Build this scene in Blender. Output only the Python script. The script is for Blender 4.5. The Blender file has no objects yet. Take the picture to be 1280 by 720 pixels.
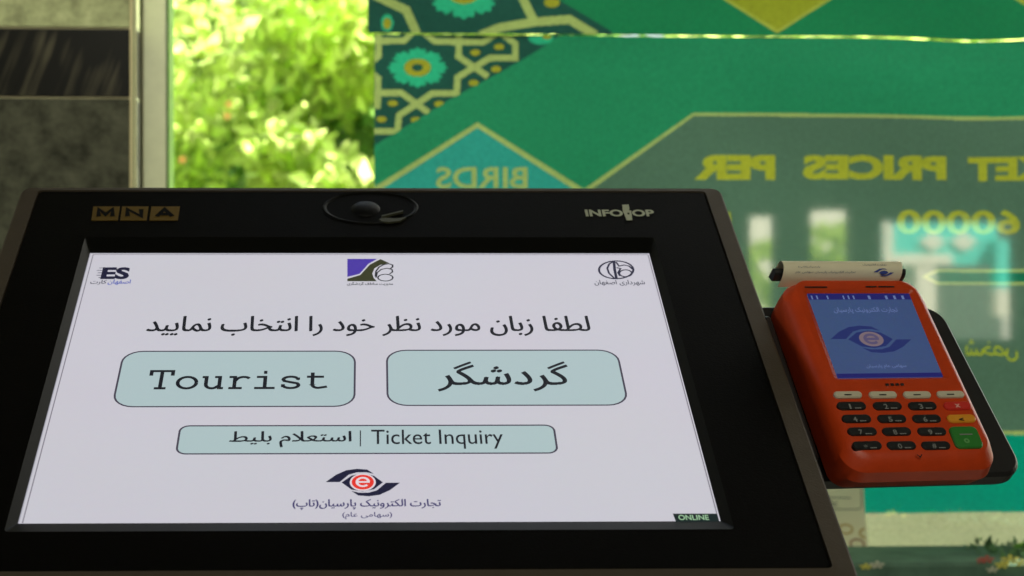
import bpy, math, random
import numpy as np
from mathutils import Vector, Matrix

random.seed(5)
rng = np.random.default_rng(7)
R = math.radians
S = bpy.context.scene
C = S.collection

# ------------------------------------------------------------------ camera, sky, sun, exposure
F = 2189.0                    # focal length in photograph pixels (1280 wide)
CX, CY = 519.0, 360.0         # principal point
CAM = Vector((0, 0, 1.35))
cd = bpy.data.cameras.new('camera')
cam = bpy.data.objects.new('camera', cd)
C.objects.link(cam)
cam.location = CAM
cam.rotation_euler = (R(90), 0, 0)
cd.sensor_width = 36
cd.lens = 36 * F / 1280
cd.shift_x = (640 - CX) / 1280
cd.clip_start = 0.05
cd.clip_end = 500
cd.dof.use_dof = True
cd.dof.focus_distance = 0.98
cd.dof.aperture_fstop = 12.5
S.camera = cam

SUN_EL, SUN_AZ = R(52), R(52)          # azimuth: clockwise from +Y
w = bpy.data.worlds.new('World')
S.world = w
w.use_nodes = True
nt = w.node_tree
sky = nt.nodes.new('ShaderNodeTexSky')
sky.sky_type = 'NISHITA'
sky.sun_disc = False
sky.sun_elevation = SUN_EL
sky.sun_rotation = SUN_AZ
sky.dust_density = 4
sky.ozone_density = .6
bg = nt.nodes['Background']
bg.inputs['Strength'].default_value = 0.10
nt.links.new(sky.outputs[0], bg.inputs[0])
sd = bpy.data.lights.new('sun', 'SUN')
sd.energy = 5.0
sd.angle = R(0.5)
sd.color = (1, 0.95, 0.82)
sun = bpy.data.objects.new('sun', sd)
C.objects.link(sun)
sdir = Vector((math.sin(SUN_AZ) * math.cos(SUN_EL), math.cos(SUN_AZ) * math.cos(SUN_EL), math.sin(SUN_EL)))
sun.rotation_euler = sdir.to_track_quat('Z', 'Y').to_euler()
sun.location = sdir * 20
# added fill light behind and above the viewer, not a known lamp
ad = bpy.data.lights.new('front_fill', 'AREA')
ad.shape = 'RECTANGLE'
ad.size, ad.size_y = 1.6, 0.8
ad.energy = 10.0
ad.color = (1.0, 0.97, 0.78)
al = bpy.data.objects.new('front_fill', ad)
C.objects.link(al)
al.location = (0.5, -1.7, 2.72)
al.rotation_euler = (R(35), 0, 0)

# added narrow fill light that brightens the window wall, no fixture there
ad2 = bpy.data.lights.new('wall_fill', 'AREA')
ad2.shape = 'RECTANGLE'
ad2.size, ad2.size_y = 1.2, 0.15
ad2.energy = 0.6
ad2.spread = R(46)
ad2.color = (1.0, 0.97, 0.72)
al2 = bpy.data.objects.new('wall_fill', ad2)
C.objects.link(al2)
al2.location = (-.4, 1.50, 2.62)
al2.rotation_euler = (R(17), 0, 0)

S.view_settings.view_transform = 'Standard'
S.view_settings.look = 'None'
S.view_settings.gamma = 1
S.view_settings.use_curve_mapping = False
EXPO = 2.0
S.view_settings.exposure = EXPO
S.render.engine = 'CYCLES'
S.cycles.use_denoising = True
S.cycles.max_bounces = 10
S.cycles.transparent_max_bounces = 12
S.cycles.sample_clamp_indirect = 4

# ------------------------------------------------------------------ materials
def lin(c):
    return tuple((x / 255 / 12.92 if x / 255 <= .04045 else ((x / 255 + .055) / 1.055) ** 2.4) for x in c)

_mats = {}
def mat(name, col, rough=.6, metal=0, spec=.5, noise=0, nscale=30, bump=0, bscale=200, coat=0, emis=None):
    if name in _mats:
        return _mats[name]
    m = bpy.data.materials.new(name)
    m.use_nodes = True
    n = m.node_tree
    b = n.nodes['Principled BSDF']
    b.inputs['Base Color'].default_value = (*col, 1)
    b.inputs['Roughness'].default_value = rough
    b.inputs['Metallic'].default_value = metal
    b.inputs['Specular IOR Level'].default_value = spec
    b.inputs['Coat Weight'].default_value = coat
    tc = n.nodes.new('ShaderNodeTexCoord')
    if noise:
        t = n.nodes.new('ShaderNodeTexNoise')
        t.inputs['Scale'].default_value = nscale
        t.inputs['Detail'].default_value = 6
        t.inputs['Roughness'].default_value = .65
        n.links.new(tc.outputs['Object'], t.inputs['Vector'])
        r = n.nodes.new('ShaderNodeMapRange')
        r.inputs['From Min'].default_value = .3
        r.inputs['From Max'].default_value = .7
        r.inputs['To Min'].default_value = 1 - noise
        r.inputs['To Max'].default_value = 1 + noise
        n.links.new(t.outputs['Fac'], r.inputs['Value'])
        x = n.nodes.new('ShaderNodeVectorMath')
        x.operation = 'SCALE'
        x.inputs[0].default_value = col
        n.links.new(r.outputs[0], x.inputs['Scale'])
        n.links.new(x.outputs[0], b.inputs['Base Color'])
    if bump:
        t = n.nodes.new('ShaderNodeTexNoise')
        t.inputs['Scale'].default_value = bscale
        t.inputs['Detail'].default_value = 4
        n.links.new(tc.outputs['Object'], t.inputs['Vector'])
        q = n.nodes.new('ShaderNodeBump')
        q.inputs['Strength'].default_value = bump
        q.inputs['Distance'].default_value = .001
        n.links.new(t.outputs['Fac'], q.inputs['Height'])
        n.links.new(q.outputs[0], b.inputs['Normal'])
    if emis:
        b.inputs['Emission Color'].default_value = (*emis, 1)
        b.inputs['Emission Strength'].default_value = 1
    _mats[name] = m
    return m

def lit(name, srgb, k=1.0, grain=0.0, gs=300):
    """a patch of a lit display: colour as it shows, given off by the screen itself"""
    e = tuple(x * k / 2 ** EXPO for x in lin(srgb))
    m = mat(name, (.006, .006, .007), rough=.45, spec=.2, emis=e)
    if grain and 'g' not in m:
        m['g'] = 1
        n = m.node_tree
        b = n.nodes['Principled BSDF']
        tc = n.nodes.new('ShaderNodeTexCoord')
        t = n.nodes.new('ShaderNodeTexNoise')
        t.inputs['Scale'].default_value = gs
        t.inputs['Detail'].default_value = 3
        n.links.new(tc.outputs['Object'], t.inputs['Vector'])
        t2 = n.nodes.new('ShaderNodeTexNoise')
        t2.inputs['Scale'].default_value = 9
        n.links.new(tc.outputs['Object'], t2.inputs['Vector'])
        mx = n.nodes.new('ShaderNodeMix')
        mx.data_type = 'RGBA'
        mx.inputs['Factor'].default_value = .6
        n.links.new(t.outputs['Color'], mx.inputs['A'])
        n.links.new(t2.outputs['Color'], mx.inputs['B'])
        v = n.nodes.new('ShaderNodeVectorMath')
        v.operation = 'SUBTRACT'
        v.inputs[1].default_value = (.5, .5, .5)
        n.links.new(mx.outputs['Result'], v.inputs[0])
        v2 = n.nodes.new('ShaderNodeVectorMath')
        v2.operation = 'SCALE'
        v2.inputs['Scale'].default_value = grain
        n.links.new(v.outputs[0], v2.inputs[0])
        v3 = n.nodes.new('ShaderNodeVectorMath')
        v3.operation = 'ADD'
        v3.inputs[1].default_value = (1, 1, 1)
        n.links.new(v2.outputs[0], v3.inputs[0])
        v4 = n.nodes.new('ShaderNodeVectorMath')
        v4.operation = 'MULTIPLY'
        v4.inputs[1].default_value = e
        n.links.new(v3.outputs[0], v4.inputs[0])
        n.links.new(v4.outputs[0], b.inputs['Emission Color'])
    return m

# ------------------------------------------------------------------ helpers
class Plane:
    """a real plane in the room; L() gives local coordinates where a line of sight meets it"""
    def __init__(s, px, py, depth, yaw, tilt):
        s.o = CAM + Vector(((px - CX) / F, 1, (CY - py) / F)) * depth
        a, t = R(yaw), R(tilt)
        s.u = Vector((math.cos(a), math.sin(a), 0))
        s.v = Vector((-math.sin(a) * math.cos(t), math.cos(a) * math.cos(t), math.sin(t)))
        s.n = s.u.cross(s.v)
        s.M = Matrix(((s.u.x, s.v.x, s.n.x, s.o.x), (s.u.y, s.v.y, s.n.y, s.o.y), (s.u.z, s.v.z, s.n.z, s.o.z), (0, 0, 0, 1)))
    def L(s, px, py, z=0.0):
        d = Vector(((px - CX) / F, 1, (CY - py) / F))
        o = s.o + s.n * z
        k = (o - CAM).dot(s.n) / d.dot(s.n)
        p = CAM + d * k - s.o
        return (p.dot(s.u), p.dot(s.v))
    def refl(s, px, py, yl):
        """where the line of sight, mirrored in this plane, meets local z = yl"""
        x, y = s.L(px, py)
        c = s.M.inverted() @ CAM
        k = (yl + c.z) / c.z
        return (c.x + (x - c.x) * k, c.y + (y - c.y) * k)

def tag(o, label=None, cat=None, group=None, kind=None):
    if label: o['label'] = label
    if cat: o['category'] = cat
    if group: o['group'] = group
    if kind: o['kind'] = kind
    return o

def empty(name, loc, label, cat, group=None):
    o = bpy.data.objects.new(name, None)
    o.empty_display_size = .1
    C.objects.link(o)
    o.matrix_world = loc if isinstance(loc, Matrix) else Matrix.Translation(loc)
    return tag(o, label, cat, group)

def link(name, me, m, parent=None, M=None, smooth=False):
    """M = world matrix of the new object"""
    o = bpy.data.objects.new(name, me)
    C.objects.link(o)
    if m and not me.materials:
        me.materials.append(m)
    M = M if M is not None else (W[parent.name] if parent else Matrix())
    if parent:
        o.parent = parent
        o.matrix_local = W[parent.name].inverted() @ M
    else:
        o.matrix_world = M
    W[o.name] = M.copy()
    if smooth:
        for p in me.polygons:
            p.use_smooth = True
    return o
W = {}

def mesh(name, vs, fs):
    me = bpy.data.meshes.new(name)
    me.from_pydata([tuple(v) for v in vs], [], fs)
    me.update()
    return me

def add(name, vs, fs, m, parent=None, M=None, smooth=False):
    return link(name, mesh(name, vs, fs), m, parent, M, smooth)

def rrect(x0, y0, x1, y1, r, seg=6):
    r = max(min(r, (x1 - x0) / 2 - 1e-6, (y1 - y0) / 2 - 1e-6), 1e-6)
    P = []
    for cx, cy, a0 in ((x1 - r, y1 - r, 0), (x0 + r, y1 - r, 90), (x0 + r, y0 + r, 180), (x1 - r, y0 + r, 270)):
        for i in range(seg + 1):
            a = R(a0 + 90 * i / seg)
            P.append((cx + r * math.cos(a), cy + r * math.sin(a)))
    return P

def ell(cx, cy, rx, ry, n=28, a0=0, a1=360):
    k = n if a1 - a0 >= 360 else n + 1
    return [(cx + rx * math.cos(R(a0 + (a1 - a0) * i / n)), cy + ry * math.sin(R(a0 + (a1 - a0) * i / n))) for i in range(k)]

def loft(loops, cap0=True, cap1=True):
    vs, fs = [], []
    n = len(loops[0][0])
    for pts, z in loops:
        vs += [(x, y, z) for x, y in pts]
    for k in range(len(loops) - 1):
        for i in range(n):
            j = (i + 1) % n
            fs.append((k * n + i, k * n + j, (k + 1) * n + j, (k + 1) * n + i))
    if cap0: fs.append(tuple(reversed(range(n))))
    if cap1: fs.append(tuple((len(loops) - 1) * n + i for i in range(n)))
    return vs, fs

def box(x0, y0, z0, x1, y1, z1, b=0.0):
    if b:
        return loft([(rrect(x0 + b, y0 + b, x1 - b, y1 - b, b, 2), z0), (rrect(x0, y0, x1, y1, b, 2), z0 + b),
                     (rrect(x0, y0, x1, y1, b, 2), z1 - b), (rrect(x0 + b, y0 + b, x1 - b, y1 - b, b, 2), z1)])
    v = [(x, y, z) for z in (z0, z1) for x, y in ((x0, y0), (x1, y0), (x1, y1), (x0, y1))]
    return v, [(3, 2, 1, 0), (4, 5, 6, 7), (0, 1, 5, 4), (1, 2, 6, 5), (2, 3, 7, 6), (3, 0, 4, 7)]

def merge(*parts):
    vs, fs = [], []
    for v, f in parts:
        k = len(vs)
        vs += [tuple(p) for p in v]
        fs += [tuple(i + k for i in q) for q in f]
    return vs, fs

def ribbon(pts, wd, z=0.0, closed=False):
    """flat mitred stroke"""
    n = len(pts)
    L_, R_ = [], []
    for i in range(n):
        a = pts[(i - 1) % n] if (i > 0 or closed) else None
        b = pts[(i + 1) % n] if (i < n - 1 or closed) else None
        p = pts[i]
        def nrm(q, r):
            dx, dy = r[0] - q[0], r[1] - q[1]
            l = math.hypot(dx, dy) or 1
            return (-dy / l, dx / l)
        if a is None: nx, ny = nrm(p, b)
        elif b is None: nx, ny = nrm(a, p)
        else:
            n1, n2 = nrm(a, p), nrm(p, b)
            nx, ny = n1[0] + n2[0], n1[1] + n2[1]
            l = math.hypot(nx, ny) or 1
            nx, ny = nx / l, ny / l
            c = max(.5, nx * n1[0] + ny * n1[1])
            nx, ny = nx / c, ny / c
        L_.append((p[0] + nx * wd / 2, p[1] + ny * wd / 2, z))
        R_.append((p[0] - nx * wd / 2, p[1] - ny * wd / 2, z))
    vs = L_ + R_
    fs = [(i, n + i, n + (i + 1) % n, (i + 1) % n) for i in range(n if closed else n - 1)]
    return vs, fs

def tube(p0, p1, r0, r1, n=8):
    p0, p1 = Vector(p0), Vector(p1)
    q = (p1 - p0).to_track_quat('Z', 'Y')
    vs = []
    for p, r in ((p0, r0), (p1, r1)):
        for i in range(n):
            a = 2 * math.pi * i / n
            vs.append(tuple(p + q @ Vector((r * math.cos(a), r * math.sin(a), 0))))
    fs = [(i, (i + 1) % n, n + (i + 1) % n, n + i) for i in range(n)] + [tuple(range(n, 2 * n)), tuple(reversed(range(n)))]
    return vs, fs

# ---- lettering: Persian letters joined by their contextual forms
FORMS = {'ا': (0xFE8D, 0xFE8E, 0, 0), 'ب': (0xFE8F, 0xFE90, 0xFE91, 0xFE92), 'پ': (0xFB56, 0xFB57, 0xFB58, 0xFB59), 'ت': (0xFE95, 0xFE96, 0xFE97, 0xFE98),
 'ج': (0xFE9D, 0xFE9E, 0xFE9F, 0xFEA0), 'خ': (0xFEA5, 0xFEA6, 0xFEA7, 0xFEA8), 'د': (0xFEA9, 0xFEAA, 0, 0), 'ر': (0xFEAD, 0xFEAE, 0, 0), 'ز': (0xFEAF, 0xFEB0, 0, 0),
 'س': (0xFEB1, 0xFEB2, 0xFEB3, 0xFEB4), 'ش': (0xFEB5, 0xFEB6, 0xFEB7, 0xFEB8), 'ص': (0xFEB9, 0xFEBA, 0xFEBB, 0xFEBC), 'ط': (0xFEC1, 0xFEC2, 0xFEC3, 0xFEC4), 'ظ': (0xFEC5, 0xFEC6, 0xFEC7, 0xFEC8),
 'ع': (0xFEC9, 0xFECA, 0xFECB, 0xFECC), 'ف': (0xFED1, 0xFED2, 0xFED3, 0xFED4), 'ک': (0xFB8E, 0xFB8F, 0xFB90, 0xFB91), 'گ': (0xFB92, 0xFB93, 0xFB94, 0xFB95),
 'ل': (0xFEDD, 0xFEDE, 0xFEDF, 0xFEE0), 'م': (0xFEE1, 0xFEE2, 0xFEE3, 0xFEE4), 'ن': (0xFEE5, 0xFEE6, 0xFEE7, 0xFEE8), 'و': (0xFEED, 0xFEEE, 0, 0), 'ه': (0xFEE9, 0xFEEA, 0xFEEB, 0xFEEC), 'ی': (0xFBFC, 0xFBFD, 0xFBFE, 0xFBFF)}
def persian(s):
    s = s.replace('لا', '\u0001')
    out = []
    for i, c in enumerate(s):
        p = i > 0 and s[i - 1] in FORMS and bool(FORMS[s[i - 1]][2])
        n = i + 1 < len(s) and (s[i + 1] in FORMS or s[i + 1] == '\u0001')
        if c == '\u0001': out.append(chr(0xFEFC if p else 0xFEFB))
        elif c in FORMS:
            f = FORMS[c]
            n = n and f[2]
            out.append(chr(f[3] if p and n else f[1] if p else f[2] if n else f[0]))
        else: out.append({'(': ')', ')': '('}.get(c, c))
    return ''.join(reversed(out))

_tc = {}
def glyphs(body, offset=0.0):
    """outline of a line of text as (verts Nx2, faces), scaled to a unit box"""
    key = (body, offset)
    if key in _tc: return _tc[key]
    arabic = max(map(ord, body)) > 0x600
    cu = bpy.data.curves.new('lettering', 'FONT')
    cu.body = body
    cu.offset = offset
    cu.resolution_u = 4
    if arabic: cu.fill_mode = 'NONE'
    o = bpy.data.objects.new('lettering', cu)
    C.objects.link(o)
    dg = bpy.context.evaluated_depsgraph_get()
    dg.update()
    me = bpy.data.meshes.new_from_object(o.evaluated_get(dg))
    v = np.array([(p.co.x, p.co.y) for p in me.vertices])
    if arabic:
        # the joined letters overlap: fill them by winding number, band by band
        e = np.array([tuple(q.vertices) for q in me.edges])
        A, B = v[e[:, 0]], v[e[:, 1]]
        mn, mx = v.min(0), v.max(0)
        NB = 90
        h = (mx[1] - mn[1]) / NB
        vs, f = [], []
        for k in range(NB):
            y = mn[1] + (k + .5) * h
            c = (A[:, 1] > y) != (B[:, 1] > y)
            if not c.any(): continue
            a_, b_ = A[c], B[c]
            x = a_[:, 0] + (y - a_[:, 1]) / (b_[:, 1] - a_[:, 1]) * (b_[:, 0] - a_[:, 0])
            sg = np.where(b_[:, 1] > a_[:, 1], 1, -1)
            od = np.argsort(x)
            wn, x0_ = 0, 0
            for t in od:
                pw_ = wn; wn += sg[t]
                if pw_ == 0 and wn != 0: x0_ = x[t]
                elif pw_ != 0 and wn == 0 and x[t] > x0_ + 1e-5:
                    n_ = len(vs)
                    vs += [(x0_, y - h / 2), (x[t], y - h / 2), (x[t], y + h / 2), (x0_, y + h / 2)]
                    f.append((n_, n_ + 1, n_ + 2, n_ + 3))
        v = np.array(vs)
    else:
        f = [tuple(p.vertices) for p in me.polygons]
    bpy.data.objects.remove(o)
    bpy.data.curves.remove(cu)
    bpy.data.meshes.remove(me)
    mn, mx = v.min(0), v.max(0)
    _tc[key] = ((v - mn) / (mx - mn), f)
    return _tc[key]

def text_on(name, body, P, bb, z, m, parent, offset=0.0, mirror=False, shear=0.0):
    """lettering laid into the rectangle bb (photo pixels x0,y0,x1,y1) of plane P"""
    arabic = max(map(ord, body)) > 0x600
    v, f = glyphs(body, 0.0 if arabic else offset)
    ym = (bb[1] + bb[3]) / 2
    xm = (bb[0] + bb[2]) / 2
    u0, u1 = P.L(bb[0], ym, z)[0], P.L(bb[2], ym, z)[0]
    v0, v1 = P.L(xm, bb[3], z)[1], P.L(xm, bb[1], z)[1]
    X = (1 - v[:, 0]) if mirror else v[:, 0]
    vs = [(u0 + (u1 - u0) * a + shear * (b - .5) * (v1 - v0), v0 + (v1 - v0) * b, z) for a, b in zip(X, v[:, 1])]
    if arabic:        # thicken by laying the thin letters side by side, the joins stay closed
        t = offset * (v1 - v0)
        q = [([(x + dx * t, y + dy * t, z + k * 8e-6) for x, y, _ in vs], f) for k, (dx, dy) in enumerate(((-1, -.6), (1, .6)))]
        vs, f = merge(*q)
    return add(name, vs, f, m, parent)

# ================================================================== planes
KP = Plane(22, 653, 0.86, 1.5, 31.7)            # kiosk display
PP = Plane(1092, 420, 1.00, 13.0, 50.5)         # face of the card terminal
WP = Plane(519, 360, 1.95, 3.0, 90.0)           # window glass (local z towards the viewer)
FLOOR = -CAM.z                                   # local v of the floor in WP

# ================================================================== setting
m_ceil = mat('ceiling_paint', (.05, .05, .045), .9, noise=.1)
m_wallp = mat('wall_paint', (.09, .09, .075), .85, noise=.12, nscale=3)
m_floor = mat('floor_stone', (.10, .095, .08), .5, noise=.25, nscale=4)
m_out = mat('paving_outside', (.42, .40, .33), .9, noise=.2, nscale=2)
m_stone = mat('rough_stone', (.060, .062, .043), .9, spec=.15, noise=.6, nscale=45, bump=.5, bscale=240)
m_stone2 = mat('rough_stone_light', (.36, .39, .21), .9, spec=.15, noise=.45, nscale=45, bump=.5, bscale=240)
m_grout = mat('grout', (.60, .54, .32), .9, spec=.1)
m_trim = mat('stone_trim', (.30, .32, .18), .8, noise=.15, nscale=20)

def polished():
    m = mat('polished_black_stone', (.008, .008, .007), .3, spec=.3)
    n = m.node_tree
    b = n.nodes['Principled BSDF']
    tc = n.nodes.new('ShaderNodeTexCoord')
    mp = n.nodes.new('ShaderNodeMapping')
    mp.inputs['Rotation'].default_value = (0, 0, R(-70))
    ms = n.nodes.new('ShaderNodeMapping')
    ms.inputs['Scale'].default_value = (5, 75, 1)
    t = n.nodes.new('ShaderNodeTexNoise')
    t.inputs['Scale'].default_value = 1.0
    t.inputs['Detail'].default_value = 3
    n.links.new(tc.outputs['Object'], mp.inputs[0])
    n.links.new(mp.outputs[0], ms.inputs[0]); n.links.new(ms.outputs[0], t.inputs['Vector'])
    t2 = n.nodes.new('ShaderNodeTexNoise')
    t2.inputs['Scale'].default_value = 9
    n.links.new(tc.outputs['Object'], t2.inputs['Vector'])
    mu = n.nodes.new('ShaderNodeMath'); mu.operation = 'MULTIPLY'
    n.links.new(t.outputs['Fac'], mu.inputs[0]); n.links.new(t2.outputs['Fac'], mu.inputs[1])
    cr = n.nodes.new('ShaderNodeValToRGB')
    cr.color_ramp.elements[0].position = .24
    cr.color_ramp.elements[0].color = (.006, .006, .005, 1)
    cr.color_ramp.elements[1].position = .42
    cr.color_ramp.elements[1].color = (.11, .10, .065, 1)
    n.links.new(mu.outputs[0], cr.inputs[0])
    n.links.new(cr.outputs[0], b.inputs['Base Color'])
    return m
m_black = polished()

# ground outside and hall floor (world level 0)
add('ground', [(-80, -80, -.06), (80, -80, -.06), (80, 80, -.06), (-80, 80, -.06)], [(0, 1, 2, 3)], m_out)['kind'] = 'structure'
HX0, HX1, HZ0 = -2.2, 6.4, 11.0           # hall: local u range, depth behind the window
def wbox(name, x0, y0, z0, x1, y1, z1, m, parent=None, b=0.0):
    return add(name, *box(x0, y0, z0, x1, y1, z1, b), m, parent, WP.M)
H0 = FLOOR
ob = wbox('floor', HX0, H0 - .05, .0, HX1, H0, HZ0, m_floor); ob['kind'] = 'structure'
ob = wbox('ceiling', HX0 - .2, H0 + 2.9, -.35, HX1 + .2, H0 + 3.1, HZ0 + .2, m_ceil); ob['kind'] = 'structure'
ob = add('left_wall', *merge(box(HX0 - .2, H0 - .05, 2.0, HX0, H0 + 2.9, HZ0), box(HX0 - .2, H0 + 2.3, .30, HX0, H0 + 2.9, 1.998), box(HX0 - .2, H0 - .05, -.12, HX0 - .001, H0 + 2.9, .298)), m_wallp, None, WP.M); ob['kind'] = 'structure'
ob = wbox('right_wall', HX1, H0 - .05, -.12, HX1 + .2, H0 + 2.9, HZ0, m_wallp); ob['kind'] = 'structure'

# far wall with the openings that mirror in the glass: built between the openings
zf = HZ0
def rp(px, py): return WP.refl(px, py, zf)
ops = []
for (x0, y0, x1, y1) in ((938, 270, 972, 420), (1014, 262, 1066, 425), (1102, 276, 1274, 425)):
    a, b = rp(x0, y0), rp(x1, y1)
    ops.append((a[0], b[0], b[1], a[1]))
parts = []
xs = [HX0]
yt = max(o[3] for o in ops); yb = H0
for o in ops:
    xs += [o[0], o[1]]
xs.append(max(xs[-1] + .5, HX1))
for i in range(0, len(xs), 2):
    parts.append(box(xs[i], H0 - .05, zf, xs[i + 1], H0 + 2.9, zf + .2))
for o in ops:
    parts.append(box(o[0], o[3], zf + .002, o[1], H0 + 2.898, zf + .198))
    parts.append(box(o[0], H0 - .048, zf + .002, o[1], o[2], zf + .198))
ob = add('far_wall', *merge(*parts), m_wallp, None, WP.M); ob['kind'] = 'structure'

# ---------------- window wall
uf0, _ = WP.L(178, 200, .05)            # frame left edge
uf1, _ = WP.L(208, 200, .05)            # frame right edge
ZT = .10                                 # face of the stone cladding
ut, _ = WP.L(163, 100, ZT)
y36 = WP.L(100, 35, ZT)[1]
y122 = WP.L(100, 122, ZT)[1]
sill = WP.L(1200, 722, .0)[1] - .03
wall = add('stone_wall', *box(HX0, H0 - .05, -.12, uf0 - .002, H0 + 2.9, ZT - .0014), m_grout, None, WP.M)
wall['kind'] = 'structure'
wall['label'] = 'dark stone clad wall left of the window'
def tile(x0, y0, x1, y1, m):
    g = .0009
    return add('tile', *box(x0 + g, y0 + g, ZT - .0020, x1 - g, y1 - g, ZT, .0008), m, wall, WP.M)
trw = WP.L(170, 100, ZT)[0] - ut
for k in range(4):
    xr = ut - k * .72
    xl = max(xr - .72, HX0 + .002)
    if xl >= xr: break
    tile(xl, y36, xr, y36 + .42, m_stone2)
    tile(xl, y36 + .42, xr, y36 + .54, m_black)
    tile(xl, y122, xr, y36, m_black)
    tile(xl, y122 - .42, xr, y122, m_stone)
    tile(xl, y122 - .54, xr, y122 - .42, m_black)
    tile(xl, H0 + .01, xr, y122 - .54, m_stone)
# corner trim and the tiles of the reveal
ur, _ = WP.L(178, 100, .05)
add('corner_trim', *box(ut + .001, H0, .052, ut + trw, H0 + 2.89, ZT - .0005, .002), m_trim, wall, WP.M)
def rtile(y0, y1, m):
    g = .001
    return add('tile', *box(ut + trw - .0005, y0 + g, .0505, uf0 - .0012, y1 - g, ZT - .004, .0006), m, wall, WP.M)
rtile(y36, H0 + 2.8, m_stone2)
rtile(y122, y36, m_black)
rtile(H0, y122, m_stone)

m_alu = mat('grey_aluminium', (.72, .75, .54), .45, metal=.2, noise=.05, nscale=60)
m_gask = mat('gasket_green_reflection', (.05, .12, .02), .35)  # green reflection on the frame's side face, put into the colour
HEAD = H0 + 2.55
UR = 4.0
ob = add('wall_above_window', *box(uf0, HEAD + .06, -.12, HX1, H0 + 2.9, .05), m_wallp, None, WP.M); ob['kind'] = 'structure'
ob = add('wall_below_window', *box(uf0, H0 - .05, -.12, HX1, sill - .04, .05), m_wallp, None, WP.M); ob['kind'] = 'structure'
ob = add('wall_right_of_window', *box(UR + .05, sill - .04, -.12, HX1, HEAD + .06, .05), m_wallp, None, WP.M); ob['kind'] = 'structure'

win = empty('window', WP.M, 'tall glass window in a pale grey aluminium frame, garden and banners showing through', 'window')
W[win.name] = WP.M.copy()
add('frame', *merge(box(uf0, sill - .04, .0, uf1, HEAD + .06, .05, .0015), box(uf1 + .0004, HEAD, .001, UR, HEAD + .06, .05, .0015),
                    box(uf1 + .0004, sill - .04, .001, UR, sill, .05, .0015), box(UR + .0004, sill - .04, .0, UR + .05, HEAD + .06, .05, .0015)), m_alu, win)
add('gasket', *box(uf1 - .004, sill + .001, -.012, uf1 + .0025, HEAD - .001, .0485), m_gask, win)

def glass_mat():
    m = bpy.data.materials.new('window_glass')
    m.use_nodes = True
    n = m.node_tree
    n.nodes.clear()
    o = n.nodes.new('ShaderNodeOutputMaterial')
    tr = n.nodes.new('ShaderNodeBsdfTransparent')
    tr.inputs[0].default_value = (.90, .97, .90, 1)
    gl = n.nodes.new('ShaderNodeBsdfGlossy')
    gl.inputs['Roughness'].default_value = .03
    fr = n.nodes.new('ShaderNodeFresnel')
    fr.inputs[0].default_value = 2.7
    mx = n.nodes.new('ShaderNodeMixShader')
    n.links.new(fr.outputs[0], mx.inputs[0])
    n.links.new(tr.outputs[0], mx.inputs[1])
    n.links.new(gl.outputs[0], mx.inputs[2])
    n.links.new(mx.outputs[0], o.inputs[0])
    return m
add('pane', [(uf1 - .002, sill - .01, 0), (UR, sill - .01, 0), (UR, HEAD + .01, 0), (uf1 - .002, HEAD + .01, 0)], [(0, 1, 2, 3)], glass_mat(), win)

# ================================================================== banners (printed sheets hung outside the glass)
RES = 0.0007
ZB = -.010
class Sheet:
    def __init__(s, x0, y0, x1, y1, col):
        s.x0, s.y0, s.x1, s.y1 = x0, y0, x1, y1
        s.w, s.h = int((x1 - x0) / RES), int((y1 - y0) / RES)
        s.a = np.empty((s.h, s.w, 3), np.float32)
        s.a[:] = lin(col)
    def T(s, p):           # local metres -> texel
        return ((p[0] - s.x0) / RES, (p[1] - s.y0) / RES)
    def fill(s, pts, col):  # pts in texels, even-odd
        P = np.array(pts)
        x0, y0 = max(0, int(P[:, 0].min())), max(0, int(P[:, 1].min()))
        x1, y1 = min(s.w, int(P[:, 0].max()) + 2), min(s.h, int(P[:, 1].max()) + 2)
        if x1 <= x0 or y1 <= y0: return
        X, Y = np.meshgrid(np.arange(x0, x1) + .5, np.arange(y0, y1) + .5)
        ins = np.zeros(X.shape, bool)
        n = len(P)
        for i in range(n):
            ax, ay = P[i]; bx, by = P[(i + 1) % n]
            if ay == by: continue
            c = ((ay > Y) != (by > Y)) & (X < (bx - ax) * (Y - ay) / (by - ay) + ax)
            ins ^= c
        s.a[y0:y1, x0:x1][ins] = lin(col)
    def px(s, pts, col):    # photo pixels
        s.fill([s.T(WP.L(x, y, ZB)) for x, y in pts], col)
    def stroke(s, pts, wd, col, closed=False):
        vs, fs = ribbon(pts, wd, 0, closed)
        for f in fs:
            s.px([vs[i][:2] for i in f], col)
    def text(s, body, bb, col, offset=0.0, mirror=True, outline=None):
        arabic = max(map(ord, body)) > 0x600
        v, f = glyphs(body, 0.0 if arabic else offset)
        X = 1 - v[:, 0] if mirror else v[:, 0]
        q = [(bb[0] + (bb[2] - bb[0]) * a, bb[3] + (bb[1] - bb[3]) * b) for a, b in zip(X, v[:, 1])]
        for t in f:
            s.px([q[i] for i in t], col)
    def image(s, name):
        im = bpy.data.images.new(name, s.w, s.h, alpha=False, float_buffer=False)
        c = np.clip(s.a, 0, 1)
        c = np.where(c <= .0031308, c * 12.92, 1.055 * c ** (1 / 2.4) - .055)
        out = np.ones((s.h, s.w, 4), np.float32)
        out[..., :3] = c
        im.pixels.foreach_set(out.ravel())
        im.update()
        im.pack()
        return im

GREEN, DARK, KHAKI, TEAL, OCHRE = (42, 138, 100), (38, 84, 76), (166, 184, 112), (50, 180, 140), (160, 158, 50)
def flower(s, cx, cy, rx, ry):
    P = []
    for i in range(160):
        a = 2 * math.pi * i / 160
        k = .80 + .20 * abs(math.cos(4 * a)) ** .5 + .05 * math.cos(24 * a)
        P.append((cx + rx * k * math.cos(a), cy + ry * k * math.sin(a)))
    s.px(P, TEAL)
    s.px(ell(cx, cy, rx * .47, ry * .47), OCHRE)
    s.px(ell(cx, cy, rx * .19, ry * .19), DARK)

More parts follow.
